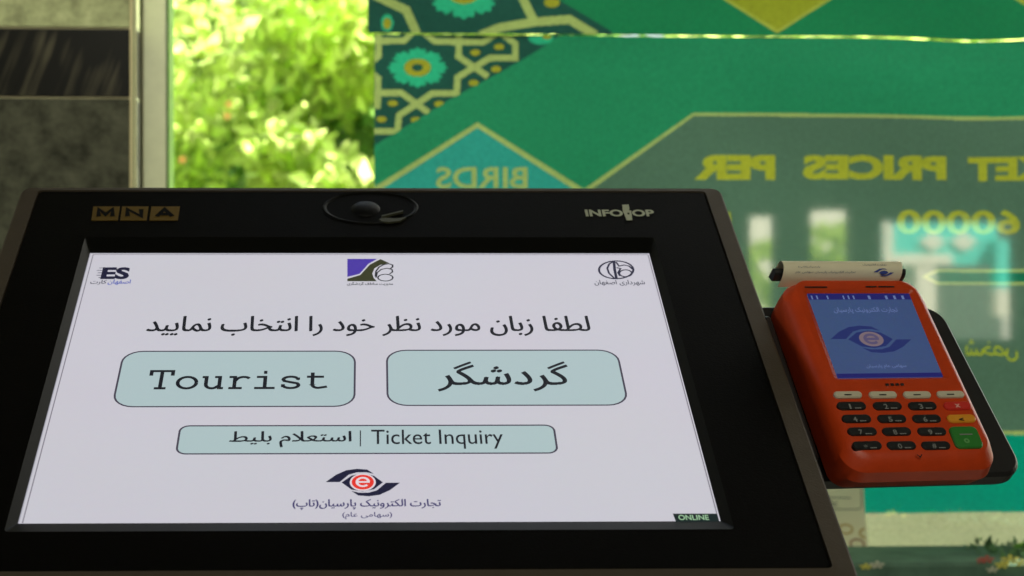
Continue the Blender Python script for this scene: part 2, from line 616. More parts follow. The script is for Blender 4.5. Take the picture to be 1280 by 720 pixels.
a = WP.L(468, 42, ZB); b = WP.L(1470, 702, ZB)
low = Sheet(a[0], b[1], b[0], a[1], GREEN)
low.px([(440, 30), (705, 30), (700, 44), (673, 63), (625, 91), (570, 120), (440, 199)], DARK)
for pts in (((462, 51), (505, 51), (520, 36)), ((524, 36), (544, 52), (604, 53), (624, 40), (644, 55), (644, 73), (612, 73), (590, 86), (572, 97), (571, 117), (540, 117), (521, 130), (499, 144), (497, 164), (462, 164)),
            ((574, 36), (573, 71), (610, 96)), ((462, 116), (502, 116), (536, 141)), ((474, 36), (473, 70), (464, 77)), ((462, 90), (473, 98), (472, 136))):
    low.stroke(pts, 8, KHAKI)
flower(low, 522, 84.5, 36, 24)
low.px(ell(676, 47, 16, 9), TEAL)
low.px(ell(684, 46, 6, 3), OCHRE)
for x, y in ((594, 66), (624, 59), (592, 104), (620, 87), (491, 129), (549, 130), (477, 149), (520, 150)):
    low.px(ell(x, y, 6.5, 4), OCHRE)
low.px([(705, 30), (700, 45), (673, 63.5), (640, 83), (625, 91.5), (570, 120.5), (440, 199.5), (440, 240), (705, 240)], GREEN)
low.px([(597, 153), (750, 249), (597, 345), (444, 249)], KHAKI)
low.px([(597, 160), (736, 249), (597, 338), (458, 249)], (52, 158, 150))
low.text('BIRDS', (545, 209, 660, 236), KHAKI, .02)
low.px([(640, 300), (867, 141), (1500, 146.5), (1500, 546), (640, 540)], KHAKI)
low.px([(648, 303), (868, 145), (1500, 150.5), (1500, 541), (648, 535)], (84, 116, 100))
for wd_, bb in (('PER', (868, 194, 969, 225)), ('PRICES', (1003, 194, 1184, 225)), ('TICKET', (1211, 195, 1400, 226))):
    low.text(wd_, bb, (168, 174, 56), .055)
low.text('60000', (1121, 262, 1276, 293), (168, 174, 56), .03)
low.text('60000', (1100, 262, 1100.5, 262.5), (168, 174, 56), .03)
low.px([(909, 265), (914, 265), (915, 280), (910, 280)], (168, 174, 56))
low.text(persian('شخص'), (1208, 424, 1274, 452), (186, 196, 34), .04)
low.px([(1153, 346), (1172, 336.5), (1500, 338), (1500, 357), (1172, 356)], KHAKI)
low.px([(1160, 346), (1174, 340), (1500, 341.5), (1500, 353.5), (1174, 352.5)], (16, 112, 84))
low.px([(640, 540), (1500, 546), (1500, 642), (400, 642), (400, 540)], (10, 150, 128))
low.px([(400, 642), (1500, 641), (1500, 730), (400, 730)], (192, 196, 160))
low.px([(912, 440), (1000, 440), (1000, 446), (912, 446)], (84, 116, 100))

a = WP.L(460, -420, ZB); b = WP.L(1470, 38, ZB); yb_ = WP.L(468, 40.7, ZB)[1]
up = Sheet(a[0], yb_, b[0], a[1], (34, 128, 86))
up.px([(440, -300), (240, -300), (700, 0), (765, 39), (765, 60), (440, 60)], DARK)
up.px([(520, -120), (700, -1), (765, 38), (765, 60), (1500, 60), (1500, -400), (440, -400)], (34, 128, 86))
for pts in (((450, -16), (480, -1), (508, 12), (523, 46)), ((632, -60), (655, 0), (668, 27)), ((600, 44), (625, 34), (668, 27), (712, 24), (745, 44))):
    up.stroke(pts, 11, KHAKI)
up.px(ell(484, 28, 8, 11), TEAL); up.px(ell(484, 29, 5, 7), OCHRE)
flower(up, 580, -12, 46, 34)
up.px(ell(690, 3, 10, 6), OCHRE)
for x in (972, 1340):
    up.px([(x - 75, -6), (x, 41.5), (x + 75, -6), (x, -52)], (168, 176, 74))
    up.px([(x - 68, -6), (x, 36.5), (x + 68, -6), (x, -47)], (150, 158, 48))

PRINT = .52
def banner_mat(name, im):
    m = bpy.data.materials.new(name)
    m.use_nodes = True
    n = m.node_tree
    n.nodes.clear()
    o = n.nodes.new('ShaderNodeOutputMaterial')
    ti = n.nodes.new('ShaderNodeTexImage')
    ti.image = im
    ti.extension = 'EXTEND'
    tc = n.nodes.new('ShaderNodeTexCoord')
    t = n.nodes.new('ShaderNodeTexNoise')
    t.inputs['Scale'].default_value = 260
    t.inputs['Detail'].default_value = 3
    n.links.new(tc.outputs['Object'], t.inputs['Vector'])
    r = n.nodes.new('ShaderNodeMapRange')
    r.inputs['From Min'].default_value = .25; r.inputs['From Max'].default_value = .75
    r.inputs['To Min'].default_value = .82; r.inputs['To Max'].default_value = 1.12
    n.links.new(t.outputs['Fac'], r.inputs[0])
    t3 = n.nodes.new('ShaderNodeTexNoise')
    t3.inputs['Scale'].default_value = 3.5
    n.links.new(tc.outputs['Object'], t3.inputs['Vector'])
    r3 = n.nodes.new('ShaderNodeMapRange')
    r3.inputs['To Min'].default_value = .86 * PRINT; r3.inputs['To Max'].default_value = 1.14 * PRINT
    n.links.new(t3.outputs['Fac'], r3.inputs[0])
    mm = n.nodes.new('ShaderNodeMath'); mm.operation = 'MULTIPLY'
    n.links.new(r.outputs[0], mm.inputs[0]); n.links.new(r3.outputs[0], mm.inputs[1])
    sc = n.nodes.new('ShaderNodeVectorMath'); sc.operation = 'SCALE'
    n.links.new(ti.outputs[0], sc.inputs[0]); n.links.new(mm.outputs[0], sc.inputs['Scale'])
    d = n.nodes.new('ShaderNodeBsdfDiffuse')
    tl = n.nodes.new('ShaderNodeBsdfTranslucent')
    n.links.new(sc.outputs[0], d.inputs[0]); n.links.new(sc.outputs[0], tl.inputs[0])
    mx = n.nodes.new('ShaderNodeMixShader'); mx.inputs[0].default_value = .42
    n.links.new(d.outputs[0], mx.inputs[1]); n.links.new(tl.outputs[0], mx.inputs[2])
    n.links.new(mx.outputs[0], o.inputs[0])
    return m

def banner(name, s, im, wave_top, wave_bot, label):
    nx, ny = 90, 24
    vs, uv, fs = [], [], []
    for j in range(ny + 1):
        for i in range(nx + 1):
            a_, b_ = i / nx, j / ny
            x = s.x0 + (s.x1 - s.x0) * a_
            y = s.y0 + (s.y1 - s.y0) * b_
            y += wave_top(a_) * b_ ** 4 + wave_bot(a_) * (1 - b_) ** 4
            z = ZB - .003 * (1 + math.sin(a_ * 17 + b_ * 2)) * .5 - .002 * math.sin(a_ * 5 + b_ * 9) ** 2
            vs.append((x, y, z)); uv.append((a_, b_))
    for j in range(ny):
        for i in range(nx):
            k = j * (nx + 1) + i
            fs.append((k, k + 1, k + nx + 2, k + nx + 1))
    me = mesh(name, vs, fs)
    ul = me.uv_layers.new(name='UVMap')
    for l in me.loops:
        ul.data[l.index].uv = uv[l.vertex_index]
    o = link(name, me, banner_mat(name + '_print', im), None, WP.M, True)
    return tag(o, label, 'banner', 'printed banners hung outside the window')
def sag(a_): return -.0035 * math.exp(-((a_ - .74) / .07) ** 2)
# the seam runs nearly straight; a strip of daylight shows between the sheets
banner('banner', low, low.image('ticket_price_print'), lambda a_: sag(a_) - .0003, lambda a_: .001 * math.sin(a_ * 9),
       'backlit green banner seen from behind with mirrored ET PRICES PER and BIRDS')
banner('banner', up, up.image('upper_print'), lambda a_: 0, lambda a_: sag(a_) * .9,
       'green banner above the light seam with a large tile flower and khaki triangles')

# ================================================================== garden outside and plants
def leaf_mat(name, col, tcol):
    m = bpy.data.materials.new(name)
    m.use_nodes = True
    n = m.node_tree
    n.nodes.clear()
    o = n.nodes.new('ShaderNodeOutputMaterial')
    g = n.nodes.new('ShaderNodeNewGeometry')
    hs = n.nodes.new('ShaderNodeHueSaturation')
    hs.inputs['Color'].default_value = (*col, 1)
    r = n.nodes.new('ShaderNodeMapRange'); r.inputs['To Min'].default_value = .5; r.inputs['To Max'].default_value = 1.5
    n.links.new(g.outputs['Random Per Island'], r.inputs[0]); n.links.new(r.outputs[0], hs.inputs['Value'])
    h2 = n.nodes.new('ShaderNodeHueSaturation')
    h2.inputs['Color'].default_value = (*tcol, 1)
    n.links.new(r.outputs[0], h2.inputs['Value'])
    p = n.nodes.new('ShaderNodeBsdfPrincipled'); p.inputs['Roughness'].default_value = .4
    n.links.new(hs.outputs[0], p.inputs['Base Color'])
    tl = n.nodes.new('ShaderNodeBsdfTranslucent')
    n.links.new(h2.outputs[0], tl.inputs[0])
    mx = n.nodes.new('ShaderNodeMixShader'); mx.inputs[0].default_value = .6
    n.links.new(p.outputs[0], mx.inputs[1]); n.links.new(tl.outputs[0], mx.inputs[2])
    n.links.new(mx.outputs[0], o.inputs[0])
    return m
m_leaf = leaf_mat('leaf_lime', (.36, .48, .06), (.86, 1.0, .34))
m_leaf2 = leaf_mat('leaf_green', (.11, .23, .04), (.34, .58, .14))
m_bark = mat('bark', (.10, .075, .05), .9, noise=.3)
m_petal_o = mat('petal_orange', (.85, .40, .12), .6)

def leaves(name, cents, size, seed, up=.3):
    g = np.random.default_rng(seed)
    n = len(cents)
    d = g.normal(size=(n, 3)); d[:, 2] -= up; d /= np.linalg.norm(d, axis=1)[:, None]
    q = g.normal(size=(n, 3)); s = np.cross(d, q); s /= np.linalg.norm(s, axis=1)[:, None]
    nn = np.cross(d, s)
    L_ = (size * g.uniform(.6, 1.3, n))[:, None]
    wv = L_ * .27
    V = np.stack([cents, cents + d * L_ * .4 + s * wv + nn * L_ * .06, cents + d * L_, cents + d * L_ * .4 - s * wv + nn * L_ * .06], 1).reshape(-1, 3)
    me = bpy.data.meshes.new(name)
    me.vertices.add(4 * n); me.vertices.foreach_set('co', V.astype(np.float32).ravel())
    idx = np.arange(4 * n, dtype=np.int32).reshape(-1, 4)
    tri = np.concatenate([idx[:, [0, 1, 2]], idx[:, [0, 2, 3]]]).ravel()
    me.loops.add(6 * n); me.loops.foreach_set('vertex_index', tri)
    me.polygons.add(2 * n); me.polygons.foreach_set('loop_start', np.arange(0, 6 * n, 3, dtype=np.int32))
    me.polygons.foreach_set('loop_total', np.full(2 * n, 3, np.int32))
    me.update(); me.validate()
    return me

def crown_points(n, rx, ry, rz, seed, clumps=46):
    g = np.random.default_rng(seed)
    a = g.normal(size=(clumps, 3)); a /= np.linalg.norm(a, axis=1)[:, None]
    a *= g.uniform(.45, 1, (clumps, 1)) * np.array([rx, ry, rz])
    k = g.integers(0, clumps, n)
    r = g.uniform(.12, .26, clumps) * (rx + rz) / 2
    b = g.normal(size=(n, 3)); b /= np.linalg.norm(b, axis=1)[:, None]
    return a[k] + b * (r[k] * g.uniform(.2, 1, n) ** .5)[:, None]

def skeleton(h, rz, seed):
    g = random.Random(seed)
    P = [tube((0, 0, 0), (.03, .02, h), .07, .04)]
    for i in range(9):
        a_ = g.uniform(0, 6.28); z0 = h * g.uniform(.45, 1)
        e = (math.cos(a_) * rz * .7, math.sin(a_) * rz * .7, z0 + rz * g.uniform(.2, 1))
        P.append(tube((.02, .01, z0), e, .022, .007, 6))
    return merge(*P)

crownA = leaves('crown', crown_points(15000, 1.25, .9, 1.15, 1), .085, 11)
crownB = leaves('crown', crown_points(7000, 1.1, .9, 1.3, 2), .13, 12)
trunkA = mesh('trunk', *skeleton(1.25, 1.0, 3))
crownA.materials.append(m_leaf); crownB.materials.append(m_leaf2); trunkA.materials.append(m_bark)
def tree(name, x, y, s, rot, crown, zc, label, group):
    r = empty(name, Matrix.Translation((x, y, -.06)) @ Matrix.Rotation(rot, 4, 'Z') @ Matrix.Scale(s, 4), label, 'tree', group)
    W[r.name] = r.matrix_world.copy()
    link('trunk', trunkA, None, r)
    c = link('crown', crown, None, r, W[r.name] @ Matrix.Translation((0, 0, zc)))
    return r
GA = 'leafy trees in the garden beyond the window'
tree('garden_tree', -.35, 6.3, 1.0, .3, crownA, 1.75, 'sunlit lime green tree filling the left part of the window gap', GA)
tree('garden_tree', -.05, 7.4, 1.1, 2.1, crownB, 1.8, 'darker green tree showing behind the lime one beside the banner edge', GA)
tree('garden_tree', -1.9, 7.2, 1.15, 4.0, crownA, 1.7, 'lime green tree half hidden by the stone wall', GA)
tree('garden_tree', 1.9, 8.2, 1.1, 1.2, crownA, 1.7, 'lime green tree hidden behind the ticket price banner', GA)
tree('garden_tree', -1.0, 10.5, 1.7, 5.2, crownB, 1.9, 'tall deep green tree at the back of the garden', GA)
tree('garden_tree', .9, 11.0, 1.6, .2, crownB, 1.8, 'tall green tree at the back behind the banner', GA)
tree('garden_tree', -3.2, 11.5, 1.7, 2.6, crownB, 1.8, 'tall green tree at the back left of the garden', GA)
# small shrub with orange blossoms low in the gap
bl = empty('blossom_shrub', (-.62, 4.9, -.06), 'low shrub with a few orange blossoms at the foot of the window gap', 'shrub')
W[bl.name] = bl.matrix_world.copy()
cm = leaves('foliage', crown_points(5200, .45, .4, .55, 8, 22), .05, 21); cm.materials.append(m_leaf)
link('foliage', cm, None, bl, W[bl.name] @ Matrix.Translation((0, 0, 1.02)))
add('stem', *merge(tube((0, 0, 0), (0, 0, .9), .03, .02), tube((0, 0, .5), (.2, 0, 1.2), .015, .006), tube((0, 0, .5), (-.2, .1, 1.3), .015, .006)), m_bark, bl)
def blossom(p, r, m, parent, M=None):
    P = []
    for i in range(6):
        a_ = i * math.pi / 3
        P.append(([(p[0], p[1], p[2]), (p[0] + r * math.cos(a_ - .4), p[1] - r * .3, p[2] + r * math.sin(a_ - .4)), (p[0] + r * 1.25 * math.cos(a_), p[1] - r * .1, p[2] + r * 1.25 * math.sin(a_)), (p[0] + r * math.cos(a_ + .4), p[1] - r * .3, p[2] + r * math.sin(a_ + .4))], [(0, 1, 2, 3)]))
    P.append(tube((p[0], p[1] + r * .4, p[2]), (p[0], p[1] - r * .2, p[2]), r * .25, r * .3, 8))
    return add('blossom', *merge(*P), m, parent, M)
for px_, py_ in ((286, 131), (228, 200), (284, 145)):
    d = Vector(((px_ - CX) / F, 1, (CY - py_) / F)) * 4.45
    blossom(CAM + d - Vector((-.62, 4.9, -.06)), .008, m_petal_o, bl)

# planter on the inner sill (lower right)
m_pl = mat('planter_green', (.085, .17, .115), .8, noise=.35, nscale=25)
x0 = WP.L(1020, 700, .12)[0]; x1 = x0 + .75
yt = WP.L(1200, 703, .18)[1]
pl = empty('flower_planter', WP.M @ Matrix.Translation((x0, yt - .1, .12)), 'long planter of dark leaves and small flowers below the banner', 'planter')
W[pl.name] = pl.matrix_world.copy()
ob = wbox('window_sill', uf1 + .01, sill - .06, .0505, UR, sill - .04, .24, m_trim); ob['kind'] = 'structure'
add('trough', *box(0, sill - .04 - (yt - .1), -.06, .75, .10, .06, .004), m_pl, pl)
g = np.random.default_rng(3)
cc = np.stack([g.uniform(WP.L(1238, 700, .15)[0] - x0, .74, 1000), .098 + np.abs(g.normal(0, .005, 1000)), g.uniform(-.05, .05, 1000)], 1)
lm = leaves('foliage', cc, .011, 5, 0)
m_leafd = leaf_mat('leaf_dark', (.10, .19, .10), (.2, .32, .14))
lm.materials.append(m_leafd)
ob = link('foliage', lm, None, pl); ob['kind'] = 'stuff'
def sprig(px_, py_, r, m, n=5):
    c = WP.L(px_, py_, .185)
    p = (c[0] - x0, c[1] - (yt - .1), .065)
    P = []
    for i in range(n):
        a_ = 2 * math.pi * i / n + .3
        P.append(([(p[0], p[1], p[2] + .001), (p[0] + r * math.cos(a_ - .45), p[1] + r * .5 * math.sin(a_ - .45), p[2] + r * .3), (p[0] + r * 1.5 * math.cos(a_), p[1] + r * .75 * math.sin(a_), p[2]), (p[0] + r * math.cos(a_ + .45), p[1] + r * .5 * math.sin(a_ + .45), p[2] + r * .3)], [(0, 1, 2, 3)]))
    P.append(tube((p[0], .09, .04), (p[0], p[1], p[2]), .0008, .0008, 5))
    return add('flower', *merge(*P), m, pl)
m_fr = mat('petal_red', (.55, .12, .09), .6); m_fy = mat('petal_yellow', (.7, .65, .12), .6); m_fw = mat('petal_cream', (.6, .6, .45), .6)
m_lg = leaf_mat('leaf_bright', (.12, .3, .03), (.2, .4, .05))
for a_ in ((1233, 699, .006, m_fr), (1226, 700, .004, m_fr), (1262, 699, .007, m_fy), (1252, 706, .006, m_fy), (1082, 708, .005, m_fy), (1096, 706, .006, m_fw), (1277, 703, .006, m_fy), (1240, 712, .005, m_fw)):
    sprig(*a_)
def bigleaf(px0, py0, px1, py1, wd):
    a_ = WP.L(px0, py0, .14); b_ = WP.L(px1, py1, .14)
    vs, fs = [], []
    for i in range(7):
        t = i / 6; wv = wd * math.sin(math.pi * min(.999, .08 + t * .92)) / 2
        x, y = a_[0] + (b_[0] - a_[0]) * t, a_[1] + (b_[1] - a_[1]) * t + .004 * math.sin(t * 3)
        vs += [(x - x0, y - yt + .1 + wv, .02 + .004 * t), (x - x0, y - yt + .1, .018), (x - x0, y - yt + .1 - wv, .022)]
        if i: fs += [(3 * i - 3, 3 * i - 2, 3 * i + 1, 3 * i), (3 * i - 2, 3 * i - 1, 3 * i + 2, 3 * i + 1)]
    return add('leaf', vs, fs, m_lg, pl)
bigleaf(1300, 694, 1264, 683, .010); bigleaf(1290, 716, 1246, 708, .009); bigleaf(1298, 730, 1262, 700, .008); bigleaf(1230, 722, 1262, 711, .007)

# ================================================================== notice on the glass
m_paper = mat('notice_paper', (.76, .72, .50), .8, noise=.05, nscale=8)
def make_translucent(m, col, k):
    n = m.node_tree
    b = n.nodes['Principled BSDF']; o = n.nodes['Material Output']
    t = n.nodes.new('ShaderNodeBsdfTranslucent'); t.inputs[0].default_value = (*col, 1)
    x = n.nodes.new('ShaderNodeMixShader'); x.inputs[0].default_value = k
    n.links.new(b.outputs[0], x.inputs[1]); n.links.new(t.outputs[0], x.inputs[2]); n.links.new(x.outputs[0], o.inputs[0])
make_translucent(m_paper, (.8, .78, .6), .12)
m_ink = mat('ink', (.05, .055, .05), .8)
m_stamp = mat('brown_stamp', (.50, .36, .12), .8)
m_stampr = mat('red_brown_stamp', (.36, .20, .13), .8)
pu1 = WP.L(1079, 640, .004)[0]; pv1 = WP.L(1060, 560, .004)[1]; pv0 = WP.L(1060, 691, .004)[1]
pn = empty('paper_notice', WP.M @ Matrix.Translation((pu1, pv0, .004)), 'cream paper notice with a framed text box and round stamps, curling beside the screen housing', 'notice')
W[pn.name] = pn.matrix_world.copy()
pw, ph = .15, pv1 - pv0
def curl(x, y): return (x + .0045 * max(0, (1 - y / ph)) ** 3, y, .001 + .014 * max(0, 1 - y / ph - .25) ** 2 * (1 + x / pw))
vs = [curl(-pw + pw * i / 16, ph * j / 16) for j in range(17) for i in range(17)]
fs = [(j * 17 + i, j * 17 + i + 1, j * 17 + i + 18, j * 17 + i + 17) for j in range(16) for i in range(16)]
add('sheet', vs, fs, m_paper, pn, smooth=True)
def onpaper(name, v, f, m):
    return add(name, [(lambda q: (q[0], q[1], q[2] + .0006))(curl(a_[0], a_[1])) for a_ in v], f, m, pn)
def pp(px_, py_):
    q = WP.L(px_, py_, .006)
    return (q[0] - pu1, q[1] - pv0)
fr_ = rrect(*pp(1000, 637), *pp(1076, 570), .005, 4)
onpaper('printed_border', *ribbon(fr_, .0009, 0, True), m_ink)
onpaper('printed_line', *ribbon([pp(1025, 621.5), pp(1063, 622.5)], .0009), m_ink)
onpaper('printed_line', *ribbon([pp(1027, 628), pp(1038, 626), pp(1041, 630), pp(1046, 627)], .0009), m_ink)
onpaper('printed_line', *ribbon([pp(1030, 633), pp(1040, 631), pp(1047, 633)], .0008), m_ink)
for x, y, m in ((1054, 661, m_stamp), (1079, 666, m_stamp), (1066, 679, m_stampr)):
    c = pp(x, y)
    onpaper('stamp', *(ribbon(ell(c[0], c[1], .0075, .005, 20), .0022, 0, True) if x < 1070 else ribbon(ell(c[0], c[1], .0075, .005, 12, 100, 260), .0022)), m)

# ================================================================== kiosk
L = KP.L
m_bezel = mat('black_bezel', (.0028, .0025, .0018), .55, spec=.02, bump=.15, bscale=900)
m_rec = mat('bezel_recess', (.004, .004, .003), .45, spec=.08)
m_silver = mat('champagne_grey_metal', (.064, .050, .034), .65, metal=0, spec=.15, noise=.06, nscale=80, bump=.2, bscale=700)
m_housing = mat('black_housing', (.015, .015, .014), .5)
ZF = .004
xl, xr = L(48, 239, ZF)[0], L(880, 237, ZF)[0]
vt, vb = L(460, 239, ZF)[1], L(460, 713, ZF)[1]
su0 = (L(113, 317)[0] + L(22, 654)[0]) / 2; su1 = (L(812, 317)[0] + L(900, 651)[0]) / 2
sv1 = L(460, 317)[1]; sv0 = L(460, 653)[1]
print('screen', su0, su1, sv0, sv1, 'bezel', xl, xr, vb, vt)
foot = KP.M @ Vector(((su0 + su1) / 2, (sv0 + sv1) / 2, -.12))
kiosk = empty('touch_screen_kiosk', (foot.x, foot.y, 0), 'black touch screen kiosk with silver edges showing a Persian and English ticket menu', 'kiosk')
W[kiosk.name] = kiosk.matrix_world.copy()
def kadd(name, vf, m, parent=kiosk, smooth=False):
    return add(name, *vf, m, parent, KP.M, smooth)
MB, MT, MS = .011, .0135, .0045
def opn(k, r): return rrect(su0 - MS * k, sv0 - MB * k, su1 + MS * k, sv1 + MT * k, r)
def rr(e, r, seg=6): return rrect(xl - e, vb - e, xr + e, vt + min(e, .0015 + e * .35), r, seg)
kadd('bezel', loft([(rr(-.0005, .003), -.004), (rr(-.0005, .003), ZF - .0006), (rr(-.0012, .003), ZF), (opn(1, .002), ZF)], True, False), m_bezel)
kadd('recess', loft([(opn(1, .002), ZF), (opn(.5, .0015), ZF * .5), (opn(.06, .0005), .0002), (opn(.04, .0005), -.0006)], False, False), m_rec)
kadd('metal_frame', loft([(rr(.0, .003), ZF - .002), (rr(.0002, .003), ZF + .0004), (rr(.0100, .006), ZF - .0004), (rr(.0112, .007), ZF - .0014), (rr(.0118, .007), ZF - .006), (rr(.0118, .007), -.045)], False, False), m_silver)
kadd('housing', loft([(rr(-.05, .02), -.17), (rr(.0, .02), -.11), (rr(.0112, .015), -.0452)], True, True), m_housing)
def column(w0, z0, w1, z1):
    return box(-w0, -.05, z0, w0, .05, z1, .004)
kadd('pedestal', (lambda r: r)((lambda vf: ([KP.M.inverted() @ Vector((v[0] + foot.x, v[1] + foot.y + .03, v[2])) for v in vf[0]], vf[1]))(merge(box(-.09, -.06, .02, .09, .06, foot.z, .006)))), m_housing)
kadd('base_plate', (lambda vf: ([KP.M.inverted() @ Vector((v[0] + foot.x, v[1] + foot.y + .03, v[2])) for v in vf[0]], vf[1]))(box(-.22, -.2, .0, .22, .2, .02, .004)), m_silver)

# display
m_scr = lit('screen_white', (200, 198, 207), 1.0, .10, 260)
scr = kadd('screen', ([(su0, sv0, 0), (su1, sv0, 0), (su1, sv1, 0), (su0, sv1, 0)], [(0, 1, 2, 3)]), m_scr)
z1_ = .0004
m_line = lit('screen_line', (70, 66, 80)); m_fline = lit('screen_faint_line', (128, 124, 134)); m_txt = lit('screen_text', (22, 24, 32)); m_btn = lit('screen_button', (172, 192, 194), 1, .06, 260)
m_navy = lit('screen_navy', (26, 26, 54)); m_cap = lit('screen_caption', (66, 62, 108)); m_blue = lit('screen_blue', (50, 70, 170))
m_red = lit('screen_red', (226, 52, 40)); m_white = lit('screen_bright', (226, 214, 220)); m_purple = lit('screen_purple', (72, 52, 160)); m_olive = lit('screen_olive', (52, 54, 26))
m_tagbg = lit('screen_dark', (18, 34, 34)); m_tagtx = lit('screen_tag', (150, 190, 150)); m_edge = lit('screen_edge', (150, 150, 160))
def ks(name, vf, m, parent=scr): return add(name, vf[0], vf[1], m, parent)
def kp(pts, z=z1_): return [L(x, y, z) for x, y in pts]
def kpoly(name, pts, m, z=z1_, parent=scr):
    q = kp(pts, z)
    return ks(name, ([(x, y, z) for x, y in q], [tuple(range(len(q)))]), m, parent)
def kstroke(name, pts, wd, m, z=z1_, closed=False, parent=scr):
    return ks(name, ribbon(kp(pts, z), wd, z, closed), m, parent)
ks('display_border', ribbon([(su0 + .0022, sv0), (su0 + .0022, sv1 - .0017), (su1 - .0010, sv1 - .0017), (su1 - .0010, sv0)], .0006, .0003), m_fline)
ks('display_border', ribbon([(su0 + .0002, sv0), (su0 + .0002, sv1 - .0002), (su1, sv1 - .0002)], .0005, .0003), m_edge)

def button(x0t, x1t, x0b, x1b, y0, y1, r):
    ua = (L(x0t, y0)[0] + L(x0b, y1)[0]) / 2; ub = (L(x1t, y0)[0] + L(x1b, y1)[0]) / 2
    va, vb_ = L(460, y1)[1], L(460, y0)[1]
    o = ks('button', loft([(rrect(ua, va, ub, vb_, r), .0003), (rrect(ua, va, ub, vb_, r), .0004)], False, True), m_btn)
    ks('button_outline', ribbon(rrect(ua, va, ub, vb_, r), .0011, .0006, True), m_line)
    return o
button(150, 440, 146, 447, 440, 509, .011)
button(485, 776, 483, 780, 439, 508, .011)
button(224, 693, 222, 696, 533, 568, .005)
text_on('lettering', persian('لطفا زبان مورد نظر خود را انتخاب نمایید'), KP, (184, 395, 737, 420), .0006, m_txt, scr, .013)
text_on('lettering', persian('گردشگر'), KP, (547, 452, 711, 489), .0008, m_txt, scr, .012)
text_on('lettering', persian('استعلام بلیط'), KP, (287, 539, 439, 559), .0008, m_txt, scr, .015)
kstroke('lettering', [(450.5, 538), (450.5, 558)], .0006, m_txt, .0008)
text_on('lettering', 'Ticket Inquiry', KP, (464, 537, 629, 561), .0008, m_txt, scr, .002)
# Tourist, in a typewriter slab face: strokes in a 10 x 13 cell (baseline 0, x-height 8)
def arc(cx, cy, rx, ry, a0, a1, n=10): return [(cx + rx * math.cos(R(a0 + (a1 - a0) * i / n)), cy + ry * math.sin(R(a0 + (a1 - a0) * i / n))) for i in range(n + 1)]
SL = {'T': [[(.6, 8.6), (.6, 11.6), (8.9, 11.6), (8.9, 8.6)], [(4.75, 11.6), (4.75, .4)], [(2.5, .4), (7, .4)]],
      'o': [arc(4.9, 4, 3.6, 3.7, 0, 360, 24)],
      'u': [[(.6, 7.6), (2.2, 7.6), (2.2, 3)] + arc(4.6, 2.9, 2.4, 2.6, 180, 300, 8) + [(7.4, 2.2)], [(5.4, 7.6), (7.4, 7.6), (7.4, .4), (9, .4)]],
      'r': [[(1, 7.6), (3.2, 7.6), (3.2, .4)], [(1, .4), (6.2, .4)], [(3.2, 4.8)] + arc(6.6, 5, 3, 2.6, 150, 62, 8) + [(8.8, 6.6)]],
      'i': [[(1.6, 7.6), (4.9, 7.6), (4.9, .4)], [(.9, .4), (8.8, .4)], [(4.2, 10.6), (5.5, 10.6)]],
      's': [[(7.6, 5.6), (7.6, 7.2)], [(7.6, 6.6)] + arc(4.8, 5.8, 2.9, 1.9, 20, 180, 8) + [(2.4, 4.9), (4.8, 4.1), (7.3, 3.4)] + arc(4.9, 2.2, 3, 1.9, 20, -160, 8), [(1.9, .9), (1.9, 2.8)]],
      't': [[(3.2, 10.4), (3.2, 2.6)] + arc(5.4, 2.6, 2.2, 2.2, 180, 280, 8) + [(8.9, 1.2)], [(1, 7.6), (7.6, 7.6)]]}
tu0, tu1 = L(186, 475, .0008)[0], L(411, 475, .0008)[0]
tv0, tv1 = L(300, 486, .0008)[1], L(300, 463, .0008)[1]
P = []
zz = .0008
for k, ch in enumerate('Tourist'):
    for st in SL[ch]:
        q = [(tu0 + (tu1 - tu0) * (k * 10 + x) / 69.5, tv0 + (tv1 - tv0) * y / 12) for x, y in st]
        P.append(ribbon(q, .0021 if not (ch == 'i' and len(st) == 2 and st[0][1] > 10) else .003, zz)); zz += .00001
ks('lettering', merge(*P), m_txt)

# eye-shaped emblem
UPS = [(-1, .03), (-.73, .56), (-.45, .9), (-.16, 1.0), (.12, .94), (.30, .62), (.1, .74), (-.16, .74), (-.38, .57), (-.62, .03)]
ALM = [(-.57, 0), (-.3, .5), (0, .64), (.3, .48), (.54, 0), (.3, -.5), (0, -.64), (-.3, -.52)]
def eye(P_, cx, cy, hw, hh, z, ma, mb, mc, parent, mw=None, letter=True):
    c = P_.L(cx, cy, z); U = P_.L(cx + hw, cy, z)[0] - c[0]; V = P_.L(cx, cy - hh, z)[1] - c[1]
    A = merge(*[([(c[0] + U * x * s, c[1] + V * y * s, z) for x, y in UPS], [tuple(range(len(UPS)))]) for s in (1, -1)],
              ([(c[0] + U * x, c[1] + V * y, z) for x, y in ALM], [tuple(range(len(ALM)))]))
    add('emblem', *A, ma, parent)
    if mw: add('emblem_ring', *([(x, y, z + .0001) for x, y in ell(c[0], c[1], U * .35, V * .62)], [tuple(range(28))]), mw, parent)
    add('emblem_pupil', *([(x, y, z + .0002) for x, y in ell(c[0], c[1], U * .30, V * .54)], [tuple(range(28))]), mb, parent)
    if letter:
        e = [(c[0] + U * .16 * x, c[1] + V * .31 * y) for x, y in [(-.9, 0), (.95, 0)] + arc(0, 0, 1, 1, 10, 318, 16)]
        add('emblem_letter', *ribbon(e, U * .07, z + .0003), mc, parent)
eye(KP, 453.5, 603, 46.5, 17, .0006, m_navy, m_red, m_white, scr, m_white)
text_on('caption', persian('تجارت الکترونیک پارسیان(تاپ)'), KP, (366, 624, 551, 637), .0006, m_cap, scr, .02)
text_on('caption', persian('(سهامی عام)'), KP, (428, 640, 490, 649), .0006, m_cap, scr, .012)
